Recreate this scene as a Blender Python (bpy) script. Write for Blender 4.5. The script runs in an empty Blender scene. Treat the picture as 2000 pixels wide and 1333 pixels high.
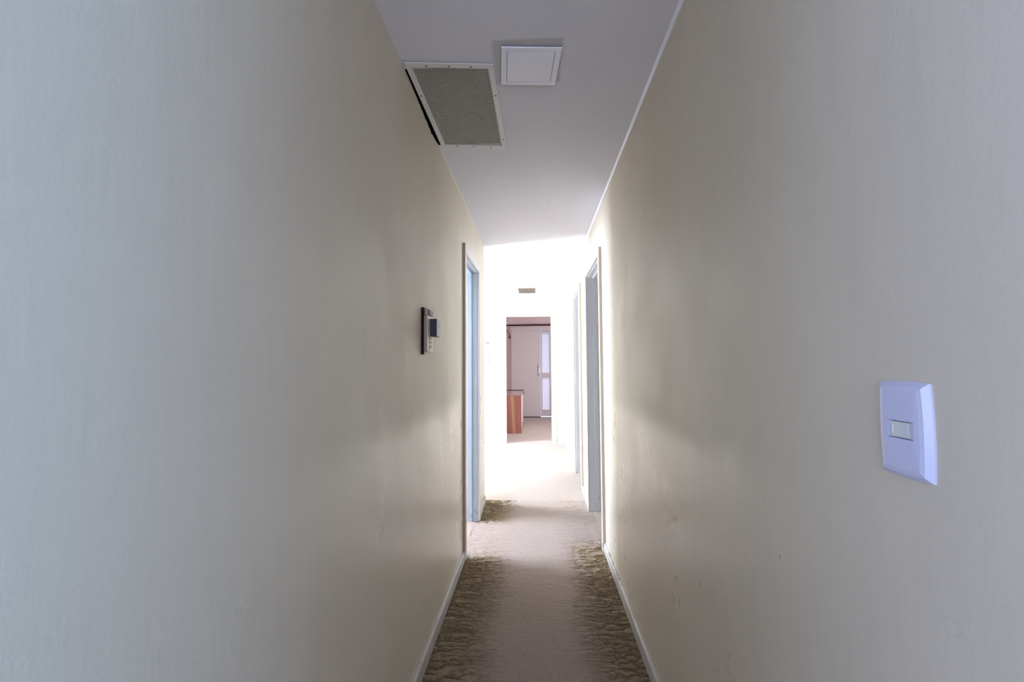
import bpy, bmesh, math, random
import numpy as np
from mathutils import Vector, Matrix
random.seed(4)
sc = bpy.context.scene
C = sc.collection

# ------------------------------------------------------------------ camera
yaw, pitch, roll = 0.052558, 0.04931485, -0.00616352
cy, sy, cp, sp = math.cos(yaw), math.sin(yaw), math.cos(pitch), math.sin(pitch)
fw = Vector((-sy*cp, cy*cp, sp)); rt = Vector((cy, sy, 0)); up = rt.cross(fw)
r2 = rt*math.cos(roll)+up*math.sin(roll); u2 = -rt*math.sin(roll)+up*math.cos(roll)
cd = bpy.data.cameras.new('camera'); cam = bpy.data.objects.new('camera', cd); C.objects.link(cam)
cam.matrix_world = Matrix(((r2.x, u2.x, -fw.x, 0), (r2.y, u2.y, -fw.y, 0), (r2.z, u2.z, -fw.z, 1.33), (0, 0, 0, 1)))
cd.sensor_width = 36; cd.lens = 889/2000*36; cd.clip_start = 0.02
sc.camera = cam

# ------------------------------------------------------------------ world and light
w = bpy.data.worlds.new('world'); sc.world = w; w.use_nodes = True
w.node_tree.nodes['Background'].inputs[0].default_value = (0.72, 0.85, 1.0, 1)
w.node_tree.nodes['Background'].inputs[1].default_value = 1.0
vs = sc.view_settings; vs.view_transform = 'Standard'; vs.look = 'None'; vs.gamma = 1; vs.use_curve_mapping = False
vs.exposure = 0.48

def area(name, loc, direction, sx, sz, power, col):
    l = bpy.data.lights.new(name, 'AREA'); l.shape = 'RECTANGLE'; l.size = sx; l.size_y = sz
    l.energy = power; l.color = col
    o = bpy.data.objects.new(name, l); C.objects.link(o); o.location = loc
    o.rotation_euler = Vector(direction).to_track_quat('-Z', 'Z').to_euler()
    return o
area('daylight_rear_window', (0.0, -3.35, 1.45), (0, 1, 0), 2.8, 1.7, 52, (0.82, 0.81, 1.0))
area('rear_side_fill', (-2.75, -1.35, 1.45), (1, 0, 0), 2.0, 1.6, 62, (0.42, 0.56, 1.0))  # unseen side lights, added to shape the blue falloff on the near walls
area('rear_side_fill', (2.65, -1.35, 1.45), (-1, 0, 0), 2.0, 1.6, 60, (0.24, 0.52, 1.0))
area('daylight_lobby_window', (-4.7, 5.62, 1.55), (1, 0, -0.05), 1.1, 1.5, 900, (0.72, 0.83, 1.0))
area('daylight_bathroom_window', (-2.95, 3.62, 1.5), (1, 0, 0), 1.1, 1.2, 250, (0.72, 0.80, 1.0))
area('daylight_bedroom_window', (2.25, 8.5, 1.4), (-1, 0, 0), 1.0, 1.4, 105, (0.96, 0.91, 1.0))
area('daylight_side_room_window', (2.9, 4.3, 1.5), (-1, 0, 0), 1.0, 1.0, 14, (0.85, 0.92, 1.0))
area('daylight_balcony', (0.24, 11.85, 1.3), (0, -1, 0), 0.8, 2.3, 3, (0.84, 0.86, 1.0))

# ------------------------------------------------------------------ materials
def new_mat(name, col, rough=0.5, spec=0.5, metal=0.0):
    m = bpy.data.materials.new(name); m.use_nodes = True
    b = m.node_tree.nodes['Principled BSDF']
    b.inputs['Base Color'].default_value = (*col, 1); b.inputs['Roughness'].default_value = rough
    b.inputs['Specular IOR Level'].default_value = spec; b.inputs['Metallic'].default_value = metal
    return m, m.node_tree, b
def node(nt, t, **kw):
    n = nt.nodes.new(t)
    for k, v in kw.items(): setattr(n, k, v)
    return n
def coords(nt, scale=(1, 1, 1)):
    g = node(nt, 'ShaderNodeNewGeometry'); m = node(nt, 'ShaderNodeMapping')
    m.inputs['Scale'].default_value = scale
    nt.links.new(g.outputs['Position'], m.inputs['Vector']); return m.outputs['Vector']
def noise(nt, vec, scale, detail=3, rough=0.55):
    n = node(nt, 'ShaderNodeTexNoise'); n.inputs['Scale'].default_value = scale
    n.inputs['Detail'].default_value = detail; n.inputs['Roughness'].default_value = rough
    nt.links.new(vec, n.inputs['Vector']); return n.outputs['Fac']
def ramp(nt, fac, stops):
    r = node(nt, 'ShaderNodeValToRGB'); e = r.color_ramp.elements
    while len(e) < len(stops): e.new(0.5)
    for i, (p, c) in enumerate(stops):
        e[i].position = p; e[i].color = (*c, 1) if len(c) == 3 else c
    nt.links.new(fac, r.inputs['Fac']); return r.outputs['Color']
def mix(nt, fac, a, b, mode='MIX'):
    n = node(nt, 'ShaderNodeMix', data_type='RGBA', blend_type=mode)
    for s, v in ((n.inputs[0], fac), (n.inputs[6], a), (n.inputs[7], b)):
        if isinstance(v, (int, float)): s.default_value = v
        elif isinstance(v, tuple): s.default_value = (*v, 1)
        else: nt.links.new(v, s)
    return n.outputs[2]
def math_n(nt, op, a, b=0.0, c=0.0, clamp=False):
    n = node(nt, 'ShaderNodeMath', operation=op, use_clamp=clamp)
    for i, v in enumerate((a, b, c)):
        if isinstance(v, (int, float)): n.inputs[i].default_value = v
        else: nt.links.new(v, n.inputs[i])
    return n.outputs[0]
def maprange(nt, v, a, b, c, d, smooth=True):
    n = node(nt, 'ShaderNodeMapRange'); n.interpolation_type = 'SMOOTHSTEP' if smooth else 'LINEAR'
    nt.links.new(v, n.inputs['Value'])
    for k, x in zip(('From Min', 'From Max', 'To Min', 'To Max'), (a, b, c, d)): n.inputs[k].default_value = x
    return n.outputs['Result']
def bump(nt, b, h, strength, dist):
    n = node(nt, 'ShaderNodeBump'); n.inputs['Strength'].default_value = strength; n.inputs['Distance'].default_value = dist
    nt.links.new(h, n.inputs['Height']); nt.links.new(n.outputs['Normal'], b.inputs['Normal'])

def wall_paint(name, c1, c2, gloss=True):
    m, nt, b = new_mat(name, c1, 0.5, 0.5)
    p = coords(nt)
    big = noise(nt, coords(nt, (1.5, 1.5, 0.8)), 1.6, 4)
    col = ramp(nt, big, [(0.3, c1), (0.7, c2)])
    streak = noise(nt, coords(nt, (30, 30, 2.5)), 1.3, 5, 0.6)
    col = mix(nt, maprange(nt, streak, 0.45, 0.75, 0, 0.12), col, tuple(x*0.82 for x in c2))
    scuff = noise(nt, coords(nt, (5, 5, 2.2)), 2.6, 8, 0.72)
    col = mix(nt, maprange(nt, scuff, 0.55, 0.90, 0, 0.16), col, tuple(x*0.72 for x in c2))
    nt.links.new(col, b.inputs['Base Color'])
    # rubbed, shinier paint up to about hand height
    s = node(nt, 'ShaderNodeSeparateXYZ'); nt.links.new(p, s.inputs[0])
    zz = math_n(nt, 'ADD', s.outputs['Z'], math_n(nt, 'MULTIPLY', math_n(nt, 'SUBTRACT', noise(nt, p, 3.0, 3), 0.5), 0.10))
    lowr = maprange(nt, zz, 1.02, 1.14, 1, 0)
    pat = maprange(nt, noise(nt, coords(nt, (2.2, 2.2, 1.3)), 2.2, 4), 0.35, 0.65, 0, 1)
    r = math_n(nt, 'SUBTRACT', 0.56 if gloss else 0.7, math_n(nt, 'MULTIPLY', lowr, 0.21 if gloss else 0))
    r = math_n(nt, 'SUBTRACT', r, math_n(nt, 'MULTIPLY', pat, 0.08))
    nt.links.new(r, b.inputs['Roughness'])
    peel = noise(nt, p, 130, 2, 0.5)
    drag = noise(nt, coords(nt, (1, 1, 0.16)), 55, 3, 0.6)
    lump = noise(nt, coords(nt, (1, 1, 0.5)), 6, 3, 0.5)
    h = math_n(nt, 'ADD', math_n(nt, 'MULTIPLY', peel, 0.35), math_n(nt, 'MULTIPLY', drag, 0.4))
    h = math_n(nt, 'ADD', h, math_n(nt, 'MULTIPLY', lump, 1.7))
    bump(nt, b, h, 0.35, 0.004)
    return m
M = {}
M['wall'] = wall_paint('cream_wall_paint', (0.672, 0.616, 0.508), (0.645, 0.58, 0.463))
M['wall_white'] = wall_paint('white_wall_paint', (0.80, 0.79, 0.75), (0.77, 0.76, 0.71), False)
M['wall_pink'] = wall_paint('rosy_wall_paint', (0.62, 0.50, 0.50), (0.58, 0.46, 0.46), False)
def ceiling_paint():
    m, nt, b = new_mat('ceiling_paint', (0.70, 0.70, 0.70), 0.75, 0.3)
    big = noise(nt, coords(nt), 1.3, 4)
    col = ramp(nt, big, [(0.3, (0.72, 0.725, 0.80)), (0.7, (0.74, 0.735, 0.80))])
    sp_ = node(nt, 'ShaderNodeTexVoronoi'); sp_.inputs['Scale'].default_value = 6
    nt.links.new(coords(nt), sp_.inputs['Vector'])
    col = mix(nt, maprange(nt, sp_.outputs['Distance'], 0.012, 0.022, 0.6, 0), col, (0.15, 0.13, 0.11))
    # grubby halo left round the square lamp
    s = node(nt, 'ShaderNodeSeparateXYZ'); nt.links.new(coords(nt), s.inputs[0])
    dx = math_n(nt, 'ABSOLUTE', math_n(nt, 'ADD', s.outputs['X'], 0.022))
    dy = math_n(nt, 'ABSOLUTE', math_n(nt, 'SUBTRACT', s.outputs['Y'], 1.706))
    d = math_n(nt, 'MAXIMUM', dx, dy)
    d = math_n(nt, 'ADD', d, math_n(nt, 'MULTIPLY', noise(nt, coords(nt), 40, 3), 0.012))
    col = mix(nt, maprange(nt, d, 0.128, 0.142, 0.45, 0), col, (0.38, 0.36, 0.33))
    nt.links.new(col, b.inputs['Base Color'])
    bump(nt, b, noise(nt, coords(nt), 90, 3), 0.15, 0.002)
    return m
M['ceiling'] = ceiling_paint()
def carpet():
    m, nt, b = new_mat('sculpted_carpet', (0.3, 0.25, 0.18), 0.95, 0.1)
    s = node(nt, 'ShaderNodeSeparateXYZ'); nt.links.new(coords(nt), s.inputs[0])
    # path worn by feet along the middle of the corridor
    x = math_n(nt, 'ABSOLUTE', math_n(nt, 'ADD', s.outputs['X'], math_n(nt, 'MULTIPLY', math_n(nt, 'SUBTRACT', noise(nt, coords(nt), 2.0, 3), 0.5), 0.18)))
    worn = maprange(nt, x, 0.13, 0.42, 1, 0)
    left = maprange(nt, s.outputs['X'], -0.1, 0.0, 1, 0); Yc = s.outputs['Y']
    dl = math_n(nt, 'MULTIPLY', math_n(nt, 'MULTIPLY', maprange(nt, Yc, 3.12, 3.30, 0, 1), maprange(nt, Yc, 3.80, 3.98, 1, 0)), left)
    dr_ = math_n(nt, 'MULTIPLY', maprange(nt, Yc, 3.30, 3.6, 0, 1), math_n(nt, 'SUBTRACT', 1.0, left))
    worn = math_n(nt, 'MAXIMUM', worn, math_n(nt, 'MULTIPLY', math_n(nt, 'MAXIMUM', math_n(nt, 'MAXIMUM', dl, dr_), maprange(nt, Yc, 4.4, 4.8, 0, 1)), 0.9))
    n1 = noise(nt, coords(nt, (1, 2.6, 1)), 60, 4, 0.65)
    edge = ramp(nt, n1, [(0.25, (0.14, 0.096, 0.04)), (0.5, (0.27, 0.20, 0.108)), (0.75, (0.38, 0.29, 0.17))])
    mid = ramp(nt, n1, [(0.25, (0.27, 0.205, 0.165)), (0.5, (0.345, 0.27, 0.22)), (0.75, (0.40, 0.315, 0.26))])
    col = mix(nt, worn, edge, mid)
    v = node(nt, 'ShaderNodeTexVoronoi'); v.inputs['Scale'].default_value = 4.5
    nt.links.new(coords(nt), v.inputs['Vector'])
    col = mix(nt, maprange(nt, v.outputs['Distance'], 0.02, 0.04, 0.6, 0), col, (0.08, 0.06, 0.04))
    nt.links.new(col, b.inputs['Base Color'])
    b.inputs['Sheen Weight'].default_value = 0.25; b.inputs['Sheen Roughness'].default_value = 0.5
    bump(nt, b, noise(nt, coords(nt, (1, 2.4, 1)), 150, 3, 0.7), 0.9, 0.004)
    return m
M['carpet'] = carpet()
def gloss_paint(name, col, chips=True, chipcol=(0.25, 0.22, 0.18)):
    m, nt, b = new_mat(name, col, 0.35, 0.5)
    c = mix(nt, maprange(nt, noise(nt, coords(nt), 3, 4), 0.3, 0.7, 0, 0.5), col, tuple(x*0.93 for x in col))
    if chips:
        s = node(nt, 'ShaderNodeSeparateXYZ'); nt.links.new(coords(nt), s.inputs[0])
        lo = maprange(nt, s.outputs['Z'], 0.02, 0.30, 0.60, 0.78)
        n = noise(nt, coords(nt, (1, 1, 0.7)), 24, 5, 0.65)
        c = mix(nt, math_n(nt, 'MULTIPLY', math_n(nt, 'GREATER_THAN', n, lo), 0.7), c, chipcol)
    nt.links.new(c, b.inputs['Base Color'])
    bump(nt, b, noise(nt, coords(nt, (1, 1, 0.2)), 60, 3), 0.15, 0.002)
    return m
M['trim'] = gloss_paint('grey_white_gloss_trim', (0.60, 0.58, 0.545))
def base_paint():
    m, nt, b = new_mat('scuffed_baseboard_paint', (0.5, 0.48, 0.45), 0.4, 0.5)
    s = node(nt, 'ShaderNodeSeparateXYZ'); nt.links.new(coords(nt), s.inputs[0])
    c = mix(nt, maprange(nt, noise(nt, coords(nt), 5, 5), 0.3, 0.7, 0, 1), (0.56, 0.54, 0.51), (0.47, 0.44, 0.40))
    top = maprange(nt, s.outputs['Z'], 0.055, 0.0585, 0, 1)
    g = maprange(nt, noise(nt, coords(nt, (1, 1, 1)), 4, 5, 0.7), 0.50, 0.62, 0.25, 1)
    c = mix(nt, math_n(nt, 'MULTIPLY', top, g), c, (0.10, 0.075, 0.055))  # dirt and the thin gap's shadow, painted along the top edge
    n = noise(nt, coords(nt, (1, 0.8, 1.5)), 30, 5, 0.65)
    c = mix(nt, maprange(nt, n, 0.70, 0.74, 0, 0.8), c, (0.16, 0.12, 0.09))
    nt.links.new(c, b.inputs['Base Color']); return m
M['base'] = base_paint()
M['edge'] = gloss_paint('beige_casing_edge', (0.52, 0.44, 0.34), False)
M['edge_dark'] = gloss_paint('brown_casing_edge', (0.40, 0.30, 0.19), False)
M['jamb'] = gloss_paint('pale_grey_jamb_paint', (0.60, 0.60, 0.60))
M['jamb_blue'] = gloss_paint('pale_blue_jamb_paint', (0.38, 0.435, 0.50), True, (0.18, 0.25, 0.33))
M['white_door'] = gloss_paint('white_door_paint', (0.80, 0.80, 0.77), False)
M['plastic'] = new_mat('blue_tinted_plastic', (0.62, 0.64, 0.84), 0.28)[0]  # blue cast of the daylight put into the switch plate colour
M['plastic_key'] = new_mat('ivory_switch_key', (0.66, 0.68, 0.66), 0.35)[0]
M['lamp_plastic'] = new_mat('lamp_white_plastic', (0.82, 0.83, 0.95), 0.35)[0]
M['diffuser'] = new_mat('frosted_diffuser', (0.80, 0.83, 0.96), 0.22)[0]
M['vent_metal'] = new_mat('painted_vent_metal', (0.72, 0.71, 0.71), 0.45)[0]
M['mesh_metal'] = new_mat('dusty_vent_mesh', (0.72, 0.70, 0.64), 0.6)[0]
M['black'] = new_mat('duct_black', (0.012, 0.011, 0.01), 0.9, 0.1)[0]
M['plaster'] = new_mat('broken_plaster', (0.45, 0.42, 0.36), 0.95, 0.1)[0]
M['screw'] = new_mat('dull_screw', (0.10, 0.09, 0.085), 0.5, 0.5, 0.6)[0]
M['dark_wood'] = new_mat('dark_wood_stain', (0.016, 0.005, 0.004), 0.7, 0.15)[0]
M['box_grey'] = new_mat('taupe_plastic', (0.20, 0.155, 0.13), 0.5)[0]
M['ivory'] = new_mat('ivory_plastic', (0.72, 0.66, 0.58), 0.4)[0]
M['brass'] = new_mat('aged_brass', (0.38, 0.25, 0.10), 0.35, 0.5, 0.5)[0]
M['navy'] = new_mat('blue_black_plastic', (0.008, 0.009, 0.02), 0.45)[0]
M['lilac_grey'] = new_mat('lilac_grey_plastic', (0.45, 0.42, 0.47), 0.4)[0]
M['iron'] = new_mat('wrought_iron', (0.05, 0.025, 0.025), 0.5, 0.5, 0.3)[0]
M['shutter'] = new_mat('shutter_grey_paint', (0.54, 0.49, 0.485), 0.5)[0]
M['slat'] = new_mat('white_slat', (0.82, 0.82, 0.90), 0.5)[0]
_b = M['slat'].node_tree.nodes['Principled BSDF']; _b.inputs['Transmission Weight'].default_value = 0.0
M['brown_trim'] = new_mat('rosy_brown_trim', (0.42, 0.30, 0.27), 0.5)[0]
M['leaf'] = new_mat('lilac_leaf_paint', (0.50, 0.45, 0.50), 0.5)[0]
M['body_brown'] = new_mat('brown_grey_plastic', (0.36, 0.285, 0.24), 0.5, 0.3)[0]
M['cord'] = new_mat('grey_violet_cord', (0.16, 0.13, 0.17), 0.5)[0]
M['steel'] = new_mat('brushed_steel', (0.42, 0.43, 0.48), 0.35, 0.5, 0.7)[0]
def glass():
    m, nt, b = new_mat('window_glass', (1, 1, 1), 0.02)
    b.inputs['Transmission Weight'].default_value = 1; b.inputs['IOR'].default_value = 1.45
    return m
M['glass'] = glass()
def red_wood():
    m, nt, b = new_mat('reddish_wood_veneer', (0.45, 0.16, 0.10), 0.32)
    n = noise(nt, coords(nt, (9, 9, 0.5)), 1.1, 6, 0.6)
    c = ramp(nt, n, [(0.28, (0.27, 0.085, 0.06)), (0.48, (0.38, 0.14, 0.10)), (0.62, (0.42, 0.19, 0.15)), (0.8, (0.55, 0.33, 0.22))])
    s = node(nt, 'ShaderNodeSeparateXYZ'); nt.links.new(coords(nt), s.inputs[0])
    xx = math_n(nt, 'ADD', s.outputs['X'], math_n(nt, 'MULTIPLY', s.outputs['Z'], 0.05))
    d = math_n(nt, 'ABSOLUTE', math_n(nt, 'ADD', xx, 0.428))
    c = mix(nt, maprange(nt, d, 0.012, 0.035, 0.75, 0), c, (0.56, 0.32, 0.19))
    nt.links.new(c, b.inputs['Base Color'])
    return m
M['red_wood'] = red_wood()
M['dresser_top'] = new_mat('glossy_wood_top', (0.36, 0.24, 0.24), 0.12, 0.8)[0]
M['drawer'] = new_mat('greyed_drawer_front', (0.52, 0.43, 0.44), 0.4)[0]

# ------------------------------------------------------------------ helpers
class MB:
    def __init__(s): s.v = []; s.f = []; s.m = []
    def box(s, x0, x1, y0, y1, z0, z1, mi=0):
        n = len(s.v)
        s.v += [(x, y, z) for z in (z0, z1) for y in (y0, y1) for x in (x0, x1)]
        s.f += [tuple(n+i for i in q) for q in ((0, 2, 3, 1), (4, 5, 7, 6), (0, 1, 5, 4), (2, 6, 7, 3), (0, 4, 6, 2), (1, 3, 7, 5))]
        s.m += [mi]*6; return s
    def prism(s, pts, axis, a, b):
        """pts polygon in the plane of the two other axes, extruded a..b on axis"""
        n = len(s.v); k = len(pts)
        def mk(p, t):
            q = [0, 0, 0]; o = [i for i in range(3) if i != axis]; q[o[0]] = p[0]; q[o[1]] = p[1]; q[axis] = t; return tuple(q)
        s.v += [mk(p, a) for p in pts]+[mk(p, b) for p in pts]
        s.f += [tuple(range(n, n+k)), tuple(range(n+2*k-1, n+k-1, -1))]
        s.f += [(n+i, n+k+i, n+k+(i+1) % k, n+(i+1) % k) for i in range(k)]
        s.m += [0]*(k+2); return s
    def tube(s, pts, r, seg=8):
        pts = [Vector(p) for p in pts]; n = len(s.v); rr = r if isinstance(r, (list, tuple)) else [r]*len(pts)
        ref = Vector((0.13, 0.37, 0.91)).normalized()
        for i, p in enumerate(pts):
            t = (pts[min(i+1, len(pts)-1)]-pts[max(i-1, 0)]).normalized()
            a = t.cross(ref); a = a.normalized() if a.length > 1e-4 else t.orthogonal().normalized(); b = t.cross(a)
            for k in range(seg):
                g = 2*math.pi*k/seg; s.v.append(tuple(p+(a*math.cos(g)+b*math.sin(g))*rr[i]))
        for i in range(len(pts)-1):
            for k in range(seg):
                s.f.append((n+i*seg+k, n+i*seg+(k+1) % seg, n+(i+1)*seg+(k+1) % seg, n+(i+1)*seg+k)); s.m.append(0)
        s.f.append(tuple(n+k for k in range(seg))[::-1]); s.f.append(tuple(n+(len(pts)-1)*seg+k for k in range(seg))); s.m += [0, 0]
        return s
    def build(s, name, mat, parent=None, bevel=0, smooth=False, loc=None, seg=2):
        me = bpy.data.meshes.new(name); me.from_pydata(s.v, [], s.f); me.update()
        bm = bmesh.new(); bm.from_mesh(me); bmesh.ops.recalc_face_normals(bm, faces=bm.faces); bm.to_mesh(me); bm.free()
        for mm in (mat if isinstance(mat, list) else [mat]): me.materials.append(mm)
        if isinstance(mat, list): me.polygons.foreach_set('material_index', s.m)
        o = bpy.data.objects.new(name, me); C.objects.link(o)
        if smooth: me.polygons.foreach_set('use_smooth', [True]*len(me.polygons))
        if bevel:
            b = o.modifiers.new('bevel', 'BEVEL'); b.width = bevel; b.segments = seg; b.limit_method = 'ANGLE'; b.angle_limit = math.radians(40)
        if parent: o.parent = parent
        if loc: o.location = loc
        return o
def box(x0, x1, y0, y1, z0, z1): return MB().box(x0, x1, y0, y1, z0, z1)
def struct(o): o['kind'] = 'structure'; return o
def thing(name, loc, label, cat, rz=0, group=None, rot=None):
    o = bpy.data.objects.new(name, None); C.objects.link(o); o.location = loc; o.empty_display_size = 0.05
    o.rotation_euler = rot or (0, 0, rz); o['label'] = label; o['category'] = cat
    if group: o['group'] = group
    return o

WL, WR, H = -0.507, 0.481, 2.492
T = 0.14

# ------------------------------------------------------------------ floor: carpet
def vnoise(x, y, seed):
    xi = np.floor(x).astype(np.int64); yi = np.floor(y).astype(np.int64); fx = x-xi; fy = y-yi
    fx = fx*fx*(3-2*fx); fy = fy*fy*(3-2*fy)
    def h(a, b):
        n = (a*374761393+b*668265263+seed*974634777) & 0xffffffff
        n = ((n ^ (n >> 13))*1274126177) & 0xffffffff
        return ((n ^ (n >> 16)) & 0xffff)/65535.0
    return (h(xi, yi)*(1-fx)+h(xi+1, yi)*fx)*(1-fy)+(h(xi, yi+1)*(1-fx)+h(xi+1, yi+1)*fx)*fy
def carpet_mesh(name, x0, x1, y0, y1, dx, dy):
    nx = int((x1-x0)/dx)+1; ny = int((y1-y0)/dy)+1
    X, Y = np.meshgrid(np.linspace(x0, x1, nx), np.linspace(y0, y1, ny))
    wx = X+0.02*(vnoise(X*14, Y*14, 5)-0.5); wy = Y+0.012*(vnoise(X*22, Y*22, 9)-0.5)+0.006*(vnoise(X*60, Y*60, 2)-0.5)
    n = 0.66*vnoise(wx*13, wy*78, 1)+0.34*vnoise(wx*34, wy*140, 3)
    ridge = np.clip(1-np.abs(n-0.5)*2/0.40, 0, 1)**0.8          # narrow winding crevices
    fine = vnoise(wx*160, wy*260, 7)
    cx = np.abs(X+0.05*(vnoise(X*0+3, Y*2.5, 11)-0.5)+0.01)
    t = np.clip((cx-0.14)/(0.42-0.14), 0, 1); t = t*t*(3-2*t)
    def band(v, a, b_, s_): return 1/(1+np.exp(-(v-a)/s_))*1/(1+np.exp((v-b_)/s_))
    t = t*(1-0.9*band(Y, 3.22, 3.88, 0.03)*(X < 0))*(1-0.9*band(Y, 3.45, 9, 0.04)*(X >= 0))
    amp = 0.0026+0.019*t
    Z = -0.003-amp*ridge-0.0014*fine*(0.4+t)+0.004*(vnoise(X*3, Y*3, 13)-0.5)
    V = np.stack([X, Y, Z], -1).reshape(-1, 3)
    i = np.arange(ny-1)[:, None]*nx+np.arange(nx-1)[None, :]
    F = np.stack([i, i+1, i+nx+1, i+nx], -1).reshape(-1, 4)
    me = bpy.data.meshes.new(name)
    me.vertices.add(len(V)); me.vertices.foreach_set('co', V.ravel())
    me.loops.add(F.size); me.loops.foreach_set('vertex_index', F.ravel())
    me.polygons.add(len(F)); me.polygons.foreach_set('loop_start', np.arange(0, F.size, 4)); me.polygons.foreach_set('loop_total', np.full(len(F), 4))
    me.polygons.foreach_set('use_smooth', np.ones(len(F), bool)); me.update(calc_edges=True)
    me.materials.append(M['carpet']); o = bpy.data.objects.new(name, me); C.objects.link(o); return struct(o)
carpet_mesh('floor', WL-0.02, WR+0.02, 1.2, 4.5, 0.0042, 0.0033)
b = MB()
for (x0, x1, y0, y1) in ((-2.6, 2.6, -3.2, 1.2), (-3.0, WL-0.02, 1.2, 4.5), (WR+0.02, 3.0, 1.2, 4.5), (-5.0, 3.0, 4.5, 11.42)):
    b.box(x0, x1, y0, y1, -0.08, -0.004)
b.box(WL-0.02, WR+0.02, 1.2, 4.5, -0.08, -0.03)
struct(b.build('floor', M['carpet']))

# ------------------------------------------------------------------ ceiling with the duct opening
vx0, vx1, vy0, vy1 = -0.53, -0.178, 1.715, 2.345
b = MB()
b.box(-5.0, vx0, -3.2, 12.0, H, H+0.10).box(vx1, 3.0, -3.2, 12.0, H, H+0.10)
b.box(vx0, vx1, -3.2, vy0, H, H+0.10).box(vx0, vx1, vy1, 12.0, H, H+0.10)
ceiling = struct(b.build('ceiling', M['ceiling']))

# ------------------------------------------------------------------ walls
DZ = 2.13
# left wall: near stretch has a ragged broken top edge beside the vent
LD0, LD1 = 3.175, 3.915
notch = [(1.78, 0), (1.83, -.002), (1.88, -.0055), (1.905, -.005), (1.93, -.009), (1.955, -.007), (1.975, -.012), (2.0, -.010), (2.03, -.015), (2.05, -.020), (2.06, -.013),
         (2.09, -.015), (2.115, -.019), (2.15, -.017), (2.165, -.023), (2.18, -.025), (2.19, -.018), (2.225, -.015), (2.26, -.012), (2.29, -.008), (2.32, -.003), (2.335, 0)]
poly = [(0.08, -0.02), (LD0, -0.02), (LD0, H), (2.40, H)]+[(y, H+z) for y, z in notch[::-1]]+[(0.08, H)]
b = MB().prism(poly, 0, WL-0.022, WL)
b.box(WL-T, WL-0.022, 0.08, LD0, -0.02, H-0.035)
b.box(WL-T, WL, LD0, LD1, DZ, H).box(WL-T, WL, LD1, 4.44, -0.02, H)
wall_left = struct(b.build('wall_left', M['wall']))
b = MB(); b.box(WL-0.16, WL-0.022, 1.6, 2.5, H-0.035, H+0.16)
b.box(WL-0.02, vx1+0.02, vy0-0.03, vy1+0.03, H+0.14, H+0.16).box(WL-0.03, vx1+0.02, vy0-0.03, vy0-0.001, H+0.001, H+0.16).box(WL-0.03, vx1+0.02, vy1+0.001, vy1+0.03, H+0.001, H+0.16).box(vx1+0.001, vx1+0.02, vy0, vy1, H+0.001, H+0.16)
b.box(vx0+.001, vx1-.001, vy1-0.004, vy1-0.001, H+0.002, H+0.14).box(vx0+.001, vx1-.001, vy0+0.001, vy0+0.004, H+0.002, H+0.14)  # black liners stand in for shade at both ends of the opening
cav = b.build('wall_cavity', M['black'], ceiling)

RD0, RD1, RE0, RE1 = 3.36, 4.215, 4.86, 5.62
b = MB()
b.box(WR, WR+T, 0.08, RD0, -0.02, H).box(WR, WR+T, RD0, RD1, DZ, H).box(WR, WR+T, RD1, RE0, -0.02, H)
b.box(WR, WR+T, RE0, RE1, DZ, H).box(WR, WR+T, RE1, 7.65, -0.02, H)
wall_right = struct(b.build('wall_right', M['wall']))

EY = 7.65; EL, ER = -0.520, 0.268; EZ = 2.14
b = MB()
b.box(-5.0, EL, EY, EY+T, -0.02, H).box(EL, ER, EY, EY+T, EZ, H).box(ER, 3.0, EY, EY+T, -0.02, H)
wall_end = struct(b.build('wall_end', M['wall']))
# lobby that opens on the left, with a window in its far side wall
b = MB(); b.box(-5.0, WL-T, 4.32, 4.44, -0.02, H)
struct(b.build('wall_lobby', M['wall']))
wy0, wy1, wz0, wz1 = 5.0, 6.25, 0.75, 2.35
b = MB()
b.box(-4.6, -4.5, 4.44, wy0, -0.02, H).box(-4.6, -4.5, wy1, EY, -0.02, H).box(-4.6, -4.5, wy0, wy1, -0.02, wz0).box(-4.6, -4.5, wy0, wy1, wz1, H)
struct(b.build('wall_lobby', M['wall']))
def window(x, y0, y1, z0, z1, axis=0, n=2):
    """frame standing in an opening; axis = normal direction"""
    def bb(m, a0, a1, c0, c1, d=0.03):
        if axis == 0: m.box(x-d, x+d, a0, a1, c0, c1)
        else: m.box(a0, a1, x-d, x+d, c0, c1)
    m = MB(); bb(m, y0, y1, z0, z0+.05); bb(m, y0, y1, z1-.05, z1); bb(m, y0, y0+.05, z0+.05, z1-.05); bb(m, y1-.05, y1, z0+.05, z1-.05)
    o = struct(m.build('window_1', M['white_door'], None, 0.004))
    w_ = (y1-y0-.1)/n
    for k in range(1, n):
        q = MB(); bb(q, y0+.05+w_*k-.02, y0+.05+w_*k+.02, z0+.05, z1-.05, .02); q.build('mullion', M['white_door'], o)
    return o
window(-4.55, wy0, wy1, wz0, wz1).name = 'window_1'
# room behind the left door
b = MB(); b.box(-2.9, -2.8, 1.6, 3.0, -0.02, H).box(-2.9, -2.8, 4.15, 4.32, -0.02, H).box(-2.9, -2.8, 3.0, 4.15, -0.02, 0.85).box(-2.9, -2.8, 3.0, 4.15, 2.15, H)
b.box(-2.9, WL-T, 1.5, 1.6, -0.02, H)
struct(b.build('wall_bathroom', M['wall_white']))
window(-2.85, 3.0, 4.15, 0.85, 2.15).name = 'window_2'
# rooms behind the right doors
b = MB(); b.box(2.7, 2.8, 2.3, 3.7, -0.02, H).box(2.7, 2.8, 4.9, EY, -0.02, H).box(2.7, 2.8, 3.7, 4.9, -0.02, 0.9).box(2.7, 2.8, 3.7, 4.9, 2.1, H)
b.box(WR+T, 2.8, 2.2, 2.3, -0.02, H)
struct(b.build('wall_side_room', M['wall_white']))
window(2.75, 3.7, 4.9, 0.9, 2.1).name = 'window_3'
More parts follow.
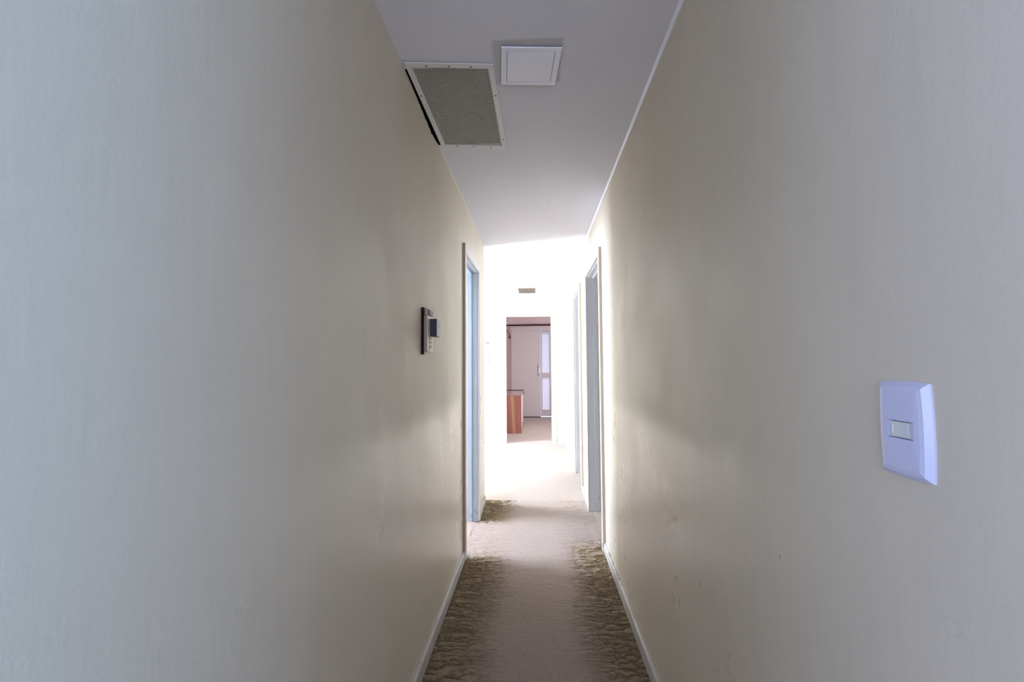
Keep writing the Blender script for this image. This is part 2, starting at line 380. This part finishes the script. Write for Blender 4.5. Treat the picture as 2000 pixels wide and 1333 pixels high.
# living room behind the camera
b = MB()
for xa, xb in ((-2.6, -2.5), (2.4, 2.5)):
    b.box(xa, xb, -3.2, -2.4, -0.02, H).box(xa, xb, -0.3, 0.2, -0.02, H).box(xa, xb, -2.4, -0.3, -0.02, 0.6).box(xa, xb, -2.4, -0.3, 2.3, H)
b.box(-2.5, WL-T, 0.08, 0.2, -0.02, H).box(WR+T, 2.4, 0.08, 0.2, -0.02, H)
b.box(-2.6, -1.5, -3.3, -3.2, -0.02, H).box(1.5, 2.5, -3.3, -3.2, -0.02, H).box(-1.5, 1.5, -3.3, -3.2, -0.02, 0.5).box(-1.5, 1.5, -3.3, -3.2, 2.35, H)
struct(b.build('wall_rear', M['wall_white']))
window(-3.25, -1.5, 1.5, 0.5, 2.35, 1, 3).name = 'window_4'
window(-2.55, -2.4, -0.3, 0.6, 2.3).name = 'fill_window_6'  # unseen side frames, added to go with the side fill lights
window(2.45, -2.4, -0.3, 0.6, 2.3).name = 'fill_window_7'
# bedroom at the end
BY = 11.30
sx0, sx1 = -0.631, 0.42         # shutter opening in its far wall
b = MB()
b.box(-2.6, sx0, BY, BY+0.12, -0.02, H).box(sx0, sx1, BY, BY+0.12, 2.235, H).box(sx1, 2.2, BY, BY+0.12, -0.02, H)
b.box(-2.6, -2.5, EY+T, BY, -0.02, H)
b.box(2.1, 2.2, EY+T, 7.95, -0.02, H).box(2.1, 2.2, 9.05, BY, -0.02, H).box(2.1, 2.2, 7.95, 9.05, -0.02, 0.6).box(2.1, 2.2, 7.95, 9.05, 2.2, H)
struct(b.build('wall_bedroom', M['wall_pink']))
window(2.15, 7.95, 9.05, 0.6, 2.2).name = 'window_5'

# ------------------------------------------------------------------ trims and baseboards
TH = 0.013
def skirt(name, x, side, y0, y1):
    # top edge rounded towards the room; side=+1 sticks out to +x
    pr = [(0, -0.01), (TH, -0.01), (TH, 0.050), (TH*0.75, 0.057), (TH*0.4, 0.060), (0, 0.060)]
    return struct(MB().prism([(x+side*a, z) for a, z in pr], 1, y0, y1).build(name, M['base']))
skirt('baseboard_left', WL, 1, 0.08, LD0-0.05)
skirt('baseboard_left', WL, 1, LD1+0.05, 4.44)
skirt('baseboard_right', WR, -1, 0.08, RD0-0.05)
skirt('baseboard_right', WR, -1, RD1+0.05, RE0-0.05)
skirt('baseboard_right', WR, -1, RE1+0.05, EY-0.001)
struct(box(ER+0.07, WR-TH, EY-TH, EY, -0.01, 0.06).build('baseboard_end', M['trim'], None, 0.003))
struct(box(-4.5, EL-0.07, EY-TH, EY, -0.01, 0.06).build('baseboard_end', M['trim'], None, 0.003))
# thin ceiling bead along the right wall, small groove beside it
struct(MB().prism([(WR, H), (WR-0.012, H), (WR-0.012, H-0.004), (WR-0.004, H-0.011), (WR, H-0.011)], 1, 0.08, EY).build('trim_1', M['lamp_plastic']))
struct(MB().prism([(WL, H), (WL+0.003, H), (WL, H-0.004)], 1, 2.36, 4.44).build('trim_2', M['wall']))

# ------------------------------------------------------------------ door frames
CW, CT = 0.055, 0.021
def side_door(name, xw, s, y0, y1, z, mats):
    """door lining in a side wall: xw corridor face of the wall, s = +1 when the corridor is on +x"""
    cas, jam, edge = mats
    root = struct(MB().box(*sorted((xw-s*T, xw)), y0, y0+0.012, -0.01, z).build(name, jam))
    j = MB(); a, c = sorted((xw-s*T, xw)); j.box(a, c, y1-0.012, y1, -0.01, z); j.build('jamb', jam, root, 0.001)
    MB().box(a, c, y0+.012, y1-.012, z-0.012, z).build('head_jamb', jam, root)
    # stops, set back in the lining
    q0, q1 = sorted((xw-s*0.045, xw-s*0.085))
    MB().box(q0, q1, y1-0.024, y1-0.012, -0.005, z-0.012).build('door_stop', jam, root, 0.001)
    MB().box(q0, q1, y0+0.012, y0+0.024, -0.005, z-0.012).build('door_stop', jam, root, 0.001)
    MB().box(q0, q1, y0+0.024, y1-0.024, z-0.024, z-0.012).build('door_stop', jam, root, 0.001)
    for (f0, side) in ((xw, s), (xw-s*T, -s)):
        c0, c1 = sorted((f0, f0+side*CT))
        MB().box(c0, c1, y0-CW+0.006, y0+0.006, -0.005, z+CW-0.006).build('casing', cas, root, 0.003)
        if side == s:
            e = MB().box(c0+(0.001 if s < 0 else 0), c1-(0.001 if s > 0 else 0), y0-CW+0.0045, y0-CW+0.0065, 0.06, z+CW-0.008).build('casing_edge', edge, root)
        MB().box(c0, c1, y1-0.006, y1+CW-0.006, -0.005, z+CW-0.006).build('casing', cas, root, 0.003)
        MB().box(c0, c1, y0+0.006, y1-0.006, z-0.006, z+CW-0.006).build('casing', cas, root, 0.003)
    return root
side_door('door_1', WL, 1, LD0, LD1, DZ, (M['trim'], M['jamb_blue'], M['edge_dark']))
side_door('door_2', WR, -1, RD0, RD1, DZ, (M['trim'], M['jamb'], M['edge']))
side_door('door_3', WR, -1, RE0, RE1, DZ, (M['trim'], M['jamb'], M['edge']))
d = struct(box(EL, EL+0.012, EY, EY+T, -0.01, EZ).build('door_4', M['white_door']))
box(ER-0.012, ER, EY, EY+T, -0.01, EZ).build('jamb', M['white_door'], d)
box(EL+.012, ER-.012, EY, EY+T, EZ-0.012, EZ).build('head_jamb', M['white_door'], d)
for a0, a1, z0, z1 in ((EL-0.06, EL, 0, EZ+0.06), (ER, ER+0.06, 0, EZ+0.06), (EL, ER, EZ, EZ+0.06)):
    box(a0, a1, EY-0.018, EY, z0, z1).build('casing', M['white_door'], d, 0.003)

# ------------------------------------------------------------------ shutter door in the bedroom's far wall
sh = struct(box(sx0, sx1, BY-0.012, BY+0.12, 2.150, 2.235).build('door_5', M['shutter'], None, 0.004))
SB = 0.025
box(sx0-0.11, sx0, BY-0.02, BY, 0, 2.235).build('side_jamb', M['brown_trim'], sh, 0.003)
box(sx0, sx0+0.008, BY+0.045, BY+0.06, 0, 2.15).build('gap_shadow_strip', M['iron'], sh)  # dark strip stands in for the shaded gap beside the panel
box(sx0+0.008, 0.108, BY+0.03, BY+0.06, -0.004, 2.150).build('sliding_panel', M['shutter'], sh, 0.003)
box(sx0, 0.10, BY-0.004, BY+0.018, -0.004, 0.018).build('bottom_track', M['iron'], sh)
lf = MB()
lx0, lx1 = 0.112, 0.42
# louvred leaf: stiles and rails
sy0, sy1 = BY+0.03, BY+0.07
lf.box(lx0, lx0+0.036, sy0, sy1, SB, 2.15).box(0.328, lx1, sy0, sy1, SB, 2.15)
for z0, z1 in ((SB, 0.185), (0.965, 1.095), (2.075, 2.15)): lf.box(lx0+0.036, 0.328, sy0, sy1, z0, z1)
leaf = lf.build('louvred_leaf', M['leaf'], sh, 0.002)
box(lx0+.03, 0.334, sy0-0.014, sy0, 0.170, 0.185).build('ledge', M['shutter'], leaf)
box(lx0+.03, 0.334, sy0-0.014, sy0, 1.04, 1.055).build('ledge', M['shutter'], leaf)
box(0.372, 0.384, sy0-0.012, sy0, SB, 2.15).build('ledge', M['shutter'], leaf)
slat_me = None
for z0, z1, n in ((0.19, 0.96, 23), (1.10, 2.07, 29)):
    for k in range(n):
        z = z0+(k+0.5)*(z1-z0)/n
        if slat_me is None:
            s_ = MB().prism([(-0.019, -0.0145), (-0.016, -0.0165), (0.019, 0.0125), (0.016, 0.0155)], 0, lx0+0.034, 0.330)
            o = s_.build('slat', M['slat'], leaf); slat_me = o.data
        else:
            o = bpy.data.objects.new('slat', slat_me); C.objects.link(o); o.parent = leaf
        o.location = (0, (sy0+sy1)/2, z)
hw = box(0.050, 0.098, BY+0.006, BY+0.02, 1.015, 1.293).build('lock_plate', M['steel'], sh, 0.003)
box(0.062, 0.086, BY-0.012, BY+0.006, 1.10, 1.21).build('pull', M['lamp_plastic'], hw, 0.003)
box(0.066, 0.082, BY-0.002, BY+0.006, 1.035, 1.06).build('keyhole', M['iron'], hw)

# ------------------------------------------------------------------ curtain rod
cr = thing('curtain_rod', (-0.18, BY-0.10, 2.268), 'dark wooden curtain rod above the shutter door of the far room', 'curtain rod')
MB().tube([(-0.75, 0, 0), (0, 0, 0.002), (0.75, 0, 0.004)], 0.017, 12).build('rod', M['dark_wood'], cr, smooth=True)
for xx in (-0.75, 0.75):
    MB().tube([(xx*1.00, 0, 0), (xx*1.02, 0, 0), (xx*1.05, 0, 0), (xx*1.08, 0, 0), (xx*1.10, 0, 0)], [0.017, 0.024, 0.03, 0.022, 0.006], 12).build('finial', M['dark_wood'], cr, smooth=True)
    MB().box(xx*0.93-.01, xx*0.93+.01, 0.0, 0.10, -0.026, -0.006).build('bracket', M['dark_wood'], cr, 0.002)

# ------------------------------------------------------------------ chandelier half hidden by the far doorway
ch = thing('chandelier', (-0.86, 9.5, H), 'dark curled-arm ceiling lamp mostly hidden behind the left edge of far doorway', 'ceiling lamp')
MB().tube([(0, 0, 0), (0, 0, -0.02), (0, 0, -0.035)], [0.06, 0.055, 0.02], 20).build('canopy', M['iron'], ch, smooth=True)
MB().tube([(0, 0, -0.03), (0, 0, -0.62)], 0.008, 8).build('stem', M['iron'], ch)
MB().tube([(0, 0, -0.26), (0, 0, -0.30), (0, 0, -0.36), (0, 0, -0.42), (0, 0, -0.50), (0, 0, -0.56), (0, 0, -0.62)], [0.012, 0.03, 0.042, 0.03, 0.05, 0.03, 0.006], 16).build('hub', M['iron'], ch, smooth=True)
for k in range(5):
    a = math.radians(72*k); ca, sa = math.cos(a), math.sin(a)
    prof = [(0.03, -0.42), (0.09, -0.40), (0.15, -0.405), (0.21, -0.43), (0.26, -0.475), (0.295, -0.53), (0.312, -0.585)]
    arm = MB().tube([(r*ca, r*sa, z) for r, z in prof], 0.009, 8).build('arm', M['iron'], ch, smooth=True)
    MB().tube([(r*ca, r*sa, -0.60+dz) for r, dz in ((0.312, 0.02), (0.312, 0.0), (0.312, -0.02), (0.312, -0.035))], [0.01, 0.024, 0.026, 0.02], 10).build('lamp_socket', M['iron'], arm, smooth=True)
    MB().tube([(r*ca, r*sa, z) for r, z in ((0.03, -0.32), (0.10, -0.27), (0.17, -0.262), (0.22, -0.285), (0.235, -0.315))], 0.007, 8).build('scroll', M['iron'], arm, smooth=True)

# ------------------------------------------------------------------ low chest in the far room, end panel towards us
DX1, DY0, DY1, DTZ = -0.272, 8.73, 10.05, 0.738
dr = thing('dresser', (-0.55, 9.39, 0), 'reddish wood dresser seen end-on through the far doorway', 'dresser')
def dbox(x0, x1, y0, y1, z0, z1): return box(x0+0.55, x1+0.55, y0-9.39, y1-9.39, z0, z1)
dbox(-0.80, DX1-0.018, DY0, DY0+0.02, 0.0, DTZ-0.02).build('end_panel', M['red_wood'], dr, 0.002)
dbox(-0.80, DX1-0.018, DY1-0.02, DY1, 0.0, DTZ-0.02).build('end_panel', M['red_wood'], dr, 0.002)
dbox(-0.80, -0.785, DY0+.02, DY1-.02, 0.02, DTZ-0.02).build('back_panel', M['red_wood'], dr)
dbox(-0.785, DX1-0.05, DY0+.02, DY1-.02, 0.0, 0.07).build('plinth', M['red_wood'], dr)
dbox(-0.81, DX1, DY0-0.006, DY1, DTZ-0.02, DTZ).build('top', M['dresser_top'], dr, 0.003)
dbox(-0.81, DX1, DY1, DY1+0.02, 0.66, DTZ+0.009).build('rear_lip', M['dark_wood'], dr, 0.002)
for c in range(2):
    for r in range(3):
        y0 = DY0+0.025+c*0.64; z0 = 0.08+r*0.212
        dbox(DX1-0.045, DX1-0.02, y0, y0+0.63, z0, z0+0.205).build('drawer', M['drawer'], dr, 0.003)

# ------------------------------------------------------------------ return-air vent in the ceiling
A = math.radians(3.4)
vt = thing('ceiling_vent', (-0.323, 2.028, H), 'white framed perforated air vent in the ceiling against the left wall', 'vent')
# outline measured on the ceiling, slightly out of square
quad = [(-0.4975, 1.668), (-0.156, 1.700), (-0.147, 2.388), (-0.493, 2.350)]
quad = [(x+0.323, y-2.028) for x, y in quad]
def ql(u, v):
    (ax, ay), (bx, by), (cx_, cy_), (dx_, dy_) = quad
    return (ax*(1-u)*(1-v)+bx*u*(1-v)+cx_*u*v+dx_*(1-u)*v, ay*(1-u)*(1-v)+by*u*(1-v)+cy_*u*v+dy_*(1-u)*v)
fu, fv = 0.067, 0.042
b = MB(); zt, zb = -0.0018, -0.0055
for (u0, u1, v0, v1) in ((0, 1, 0, fv), (0, 1, 1-fv*0.75, 1), (0, fu, fv, 1-fv*0.75), (1-fu, 1, fv, 1-fv*0.75)):
    b.prism([ql(u0, v0), ql(u1, v0), ql(u1, v1), ql(u0, v1)], 2, zb, zt)
b.build('frame', M['vent_metal'], vt, 0.0012)
# sloping lip on the near side
b = MB(); n0, n1 = ql(0.01, 0.0), ql(0.99, 0.0); m0, m1 = ql(0.02, 0.012), ql(0.98, 0.012)
# expanded metal: zig-zag strands meeting in staggered nodes
nu, nv = 44, 62
U0, U1, V0, V1 = fu-0.01, 1-fu+0.01, fv-0.008, 1-fv*0.75+0.006
V_, F_ = [], []
du, dv = (U1-U0)/nu, (V1-V0)/nv
zc = -0.003
for r in range(nv+1):
    off = 0.5*(r % 2)
    for c in range(nu):
        uc = U0+(c+off+0.0)*du; vc = V0+r*dv
        # lozenge-shaped opening edged by four bars going to the next row
        for sgn in (-1, 1):
            if r == nv: continue
            u_e = uc+sgn*0.5*du
            if u_e < U0-1e-6 or u_e > U1+1e-6 or uc > U1: continue
            w_ = 0.125*du
            n = len(V_)
            for (uu, vv) in ((uc-w_, vc), (uc+w_, vc), (u_e+w_, vc+dv), (u_e-w_, vc+dv)):
                x_, y_ = ql(uu, vv); V_.append((x_, y_, zc)); V_.append((x_, y_, zc+0.0012))
            F_ += [(n, n+2, n+4, n+6), (n+1, n+7, n+5, n+3), (n, n+6, n+7, n+1), (n+2, n+3, n+5, n+4)]
        # knuckle
        w_, hgt = 0.20*du, 0.15*dv; n = len(V_)
        for (uu, vv) in ((uc-w_, vc), (uc, vc-hgt), (uc+w_, vc), (uc, vc+hgt)):
            x_, y_ = ql(uu, min(max(vv, V0), V1)); V_.append((x_, y_, zc-0.0004))
        F_.append((n, n+1, n+2, n+3))
mb = MB(); mb.v, mb.f, mb.m = V_, F_, [0]*len(F_)
me = bpy.data.meshes.new('perforated_mesh'); me.from_pydata(V_, [], F_); me.materials.append(M['mesh_metal'])
po = bpy.data.objects.new('perforated_mesh', me); C.objects.link(po); po.parent = vt; po['kind'] = 'stuff'
dark_sheet = MB().prism([ql(0.055, .035), ql(.945, .035), ql(.945, .975), ql(.055, .975)], 2, 0.004, 0.006).build('dark_backing', new_mat('duct_dark_sheet', (0.014, 0.013, 0.011), 1.0, 0.0)[0], vt)  # near-black sheet stands in for the dark duct behind the holes
for (u, v) in ((0.24, 0.026), (0.49, 0.026), (0.74, 0.026), (0.24, .986), (0.49, .986), (0.76, .986), (0.968, 0.30), (0.968, 0.86), (0.033, 0.32)):
    x_, y_ = ql(u, v)
    MB().tube([(x_, y_, zb+0.001), (x_, y_, zb-0.0008), (x_, y_, zb-0.0018)], [0.0042, 0.004, 0.0022], 12).build('screw', M['screw'], vt, smooth=True)

# ------------------------------------------------------------------ square ceiling lamp
lp = thing('ceiling_lamp', (-0.0145, 1.722, H), 'square white flat ceiling lamp, switched off, right of the air vent', 'ceiling lamp', rz=math.radians(4.6))
LS = 0.112
def ring(outer, inner, z0, z1, z2=None):
    v = []; z2 = z0 if z2 is None else z2
    for (h, z) in ((outer, z1), (outer, z0), (inner, z2), (inner, z1)):
        v += [(-h, -h, z), (h, -h, z), (h, h, z), (-h, h, z)]
    f = []
    for k in range(4):
        for i in range(4):
            j = (i+1) % 4; a = k*4; c = ((k+1) % 4)*4
            f.append((a+i, a+j, c+j, c+i))
    m = MB(); m.v, m.f, m.m = v, f, [0]*len(f); return m
MB().box(-0.1, 0.1, -0.1, 0.1, -0.005, 0).build('rear_housing', M['box_grey'], lp)
ring(LS, 0.090, -0.0095, -0.0045, -0.0095).build('frame', M['lamp_plastic'], lp, 0.0015)
MB().box(-0.0895, 0.0895, -0.0895, 0.0895, -0.0105, -0.001).build('diffuser', M['diffuser'], lp, 0.005, seg=3)

# ------------------------------------------------------------------ light switches
def rounded(w_, h_, r, n=5):
    pts = []
    for cx_, cy_, a0 in ((w_/2-r, h_/2-r, 0), (-w_/2+r, h_/2-r, 90), (-w_/2+r, -h_/2+r, 180), (w_/2-r, -h_/2+r, 270)):
        for k in range(n+1):
            a = math.radians(a0+90*k/n); pts.append((cx_+r*math.cos(a), cy_+r*math.sin(a)))
    return pts
def switch(loc, label):
    """wall plate on the right wall: local x towards the room, y/z in the wall plane"""
    t = thing('light_switch', loc, label, 'light switch')
    W_, H_ = 0.083, 0.122
    # plate: crowned shell with bevelled rim and a rectangular well; bowed long sides
    n = 10; layers = [(0.0, 0.0, 1.0), (0.0025, 0.0, 1.0), (0.0085, 0.0065, 1.0), (0.0098, 0.012, 1.0)]
    def outline(inset, hx):
        pts = []
        w2, h2 = W_/2-inset, H_/2-inset
        for i in range(n+1):
            s_ = -1+2*i/n; pts.append((w2-0.0022*s_*s_, h2*s_))
        for i in range(1, n):
            s_ = 1-2*i/n; pts.append(((w2-0.0022)*s_, h2+0.0016*(1-s_*s_)))
        for i in range(n+1):
            s_ = 1-2*i/n; pts.append((-(w2-0.0022*s_*s_), h2*s_))
        for i in range(1, n):
            s_ = -1+2*i/n; pts.append(((w2-0.0022)*s_, -h2-0.0016*(1-s_*s_)))
        return pts
    m = MB(); K = None
    for d_, ins, _ in layers:
        o_ = outline(ins, 0); K = len(o_); m.v += [(-d_, a, z) for a, z in o_]
    for l in range(len(layers)-1):
        for i in range(K):
            m.f.append((l*K+i, l*K+(i+1) % K, (l+1)*K+(i+1) % K, (l+1)*K+i))
    # inner well outline, same count of points
    w2, h2 = 0.0215, 0.0115; inner = []
    for i in range(n+1): inner.append((w2, h2*(-1+2*i/n)))
    for i in range(1, n): inner.append((w2*(1-2*i/n), h2))
    for i in range(n+1): inner.append((-w2, h2*(1-2*i/n)))
    for i in range(1, n): inner.append((w2*(-1+2*i/n), -h2))
    base = len(m.v); m.v += [(-0.0104, a, z) for a, z in inner]; m.v += [(-0.0045, a*0.97, z*0.97) for a, z in inner]
    L0 = (len(layers)-1)*K
    for i in range(K):
        m.f.append((L0+i, L0+(i+1) % K, base+(i+1) % K, base+i)); m.f.append((base+i, base+(i+1) % K, base+K+(i+1) % K, base+K+i))
    m.f.append(tuple(range(base+K, base+2*K))); m.f.append(tuple(range(K))[::-1])
    m.m = [0]*len(m.f)
    m.build('plate', M['plastic'], t)
    # sloping cheeks either side of the rocker, then the rocker itself
    for s_ in (-1, 1):
        ya, yb = s_*0.0207, s_*0.0145
        MB().prism([(-0.0044, ya), (-0.0103, ya), (-0.0080, yb), (-0.0044, yb)], 2, -0.0108, 0.0108).build('cheek', M['plastic'], t)
    k = MB().prism([(-0.0046, -0.0138), (-0.0088, -0.0138), (-0.0098, 0.0), (-0.0115, 0.0138), (-0.0046, 0.0138)], 2, -0.0100, 0.0100).build('rocker', M['plastic_key'], t, 0.0005)
    for yy in (-0.0105, 0.0105):
        MB().box(-0.0120 if yy > 0 else -0.0094, -0.0085, yy-0.0006, yy+0.0006, -0.005, 0.005).build('rib', M['plastic_key'], k)
    return t
switch((WR, 0.622, 1.241), 'white light switch with one small rocker, large in the foreground on right wall')
switch((WR, 4.43, 1.225), 'small distant white light switch on right wall between the two right-hand doorways')

# ------------------------------------------------------------------ alarm keypad on wooden backboard, left wall
kp = thing('wall_keypad', (WL, 1.985, 1.372), 'dark wood backboard with ivory keypad and black box fixed to the left wall', 'keypad')
def kbox(x0, x1, y0, y1, z0, z1): return box(x0-WL, x1-WL, y0-1.985, y1-1.985, z0-1.372, z1-1.372)
kbox(WL, -0.496, 1.985, 2.000, 1.372, 1.582).build('backboard', M['dark_wood'], kp, 0.001)
kbox(WL, -0.496, 2.0, 2.112, 1.386, 1.580).build('backplate', M['box_grey'], kp, 0.001)
kbox(-0.496, -0.487, 1.992, 2.112, 1.547, 1.580).build('header_block', M['box_grey'], kp, 0.001)
kbox(-0.496, -0.482, 2.040, 2.112, 1.550, 1.577).build('header_block', M['box_grey'], kp, 0.001)
kbox(-0.496, -0.4815, 1.992, 2.104, 1.388, 1.545).build('keypad_body', M['body_brown'], kp, 0.001)
fp = kbox(-0.4815, -0.479, 1.990, 2.106, 1.386, 1.546).build('face_plate', M['ivory'], kp, 0.0008)
for (y_, z_) in ((2.025, 1.446), (2.025, 1.427), (2.025, 1.408), (2.052, 1.408), (2.052, 1.427), (2.052, 1.446)):
    kk = MB().tube([(-0.479-WL, y_-1.985, z_-1.372), (-0.4765-WL, y_-1.985, z_-1.372)], 0.0078, 14).build('key', M['brass'], fp)
kbox(-0.4795, -0.478, 2.018, 2.024, 1.3915, 1.3975).build('led', M['iron'], fp)
bx = kbox(-0.479, -0.449, 2.035, 2.110, 1.455, 1.535).build('black_box', M['navy'], kp, 0.0015)
kbox(-0.449, -0.4455, 2.036, 2.109, 1.456, 1.534).build('front_cover', M['lilac_grey'], bx, 0.001)
kbox(-0.4457, -0.4450, 2.062, 2.074, 1.497, 1.504).build('button', M['navy'], bx)

# ------------------------------------------------------------------ wall phone and socket on end wall
ph = thing('wall_phone', (-0.81, EY, 1.52), 'white corded wall phone on the end wall, half hidden by the left wall corner', 'phone')
P0 = (-0.81, EY, 1.52)
box(-0.055, 0.055, -0.035, 0, -0.11, 0.11).build('body', M['white_door'], ph, 0.006)
hs = MB(); hs.box(-0.05, 0.0, -0.075, -0.035, 0.085, 0.145).box(-0.045, -0.005, -0.085, -0.06, -0.06, 0.10).box(-0.05, 0.0, -0.075, -0.035, -0.10, -0.04)
hs.build('handset', M['white_door'], ph, 0.006)
box(-0.052, 0.03, -0.05, 0, 0.150, 0.160).build('cradle', M['screw'], ph)
for i in range(3):
    for j in range(4): box(0.008+i*0.014, 0.018+i*0.014, -0.038, -0.035, -0.06+j*0.024, -0.046+j*0.024).build('key', M['lilac_grey'], ph)
pts = []
for k in range(260):
    t = k/259; cx_ = 0.045+0.035*math.sin(t*math.pi)-0.10*t; cz_ = -0.02-0.20*t
    a = t*2*math.pi*26
    pts.append((cx_+0.006*math.cos(a), -0.03+0.006*math.sin(a), cz_))
MB().tube(pts, 0.0025, 5).build('coiled_cord', M['cord'], ph)
so = thing('wall_socket', (-0.845, EY, 1.205), 'white socket plate on the end wall below the wall phone', 'socket')
box(-0.036, 0.036, -0.008, 0, -0.058, 0.058).build('plate', M['white_door'], so, 0.002)
for zz in (-0.02, 0.02):
    q = box(-0.018, 0.018, -0.010, -0.008, zz-0.013, zz+0.013).build('outlet', M['ivory'], so, 0.001)
    for xx in (-0.007, 0.007): box(xx-.002, xx+.002, -0.0105, -0.0098, zz-.004, zz+.004).build('slot', M['iron'], q)

# ------------------------------------------------------------------ small slotted register at the far end of ceiling
gr = thing('ceiling_grille', (-0.135, 7.20, H), 'small slotted white grille in the ceiling before the far doorway', 'vent')
ring_ = MB()
gx0, gx1, gy0, gy1 = -0.165, 0.165, -0.33, 0.33
ring_.box(gx0, gx1, gy0, gy0+0.05, -0.012, 0).box(gx0, gx1, gy1-0.06, gy1, -0.012, 0).box(gx0, gx0+0.03, gy0+.05, gy1-.06, -0.012, 0).box(gx1-0.03, gx1, gy0+.05, gy1-.06, -0.012, 0)
ring_.build('frame', M['white_door'], gr, 0.002)
box(gx0+.03, gx1-.03, gy0+.05, gy1-.06, -0.002, 0).build('backing', M['iron'], gr)
for k in range(9):
    xx = gx0+0.03+(k+0.5)*0.03
    box(xx-0.0045, xx+0.0045, gy0+.05, gy1-.06, -0.010, -0.002).build('fin', M['box_grey'], gr)
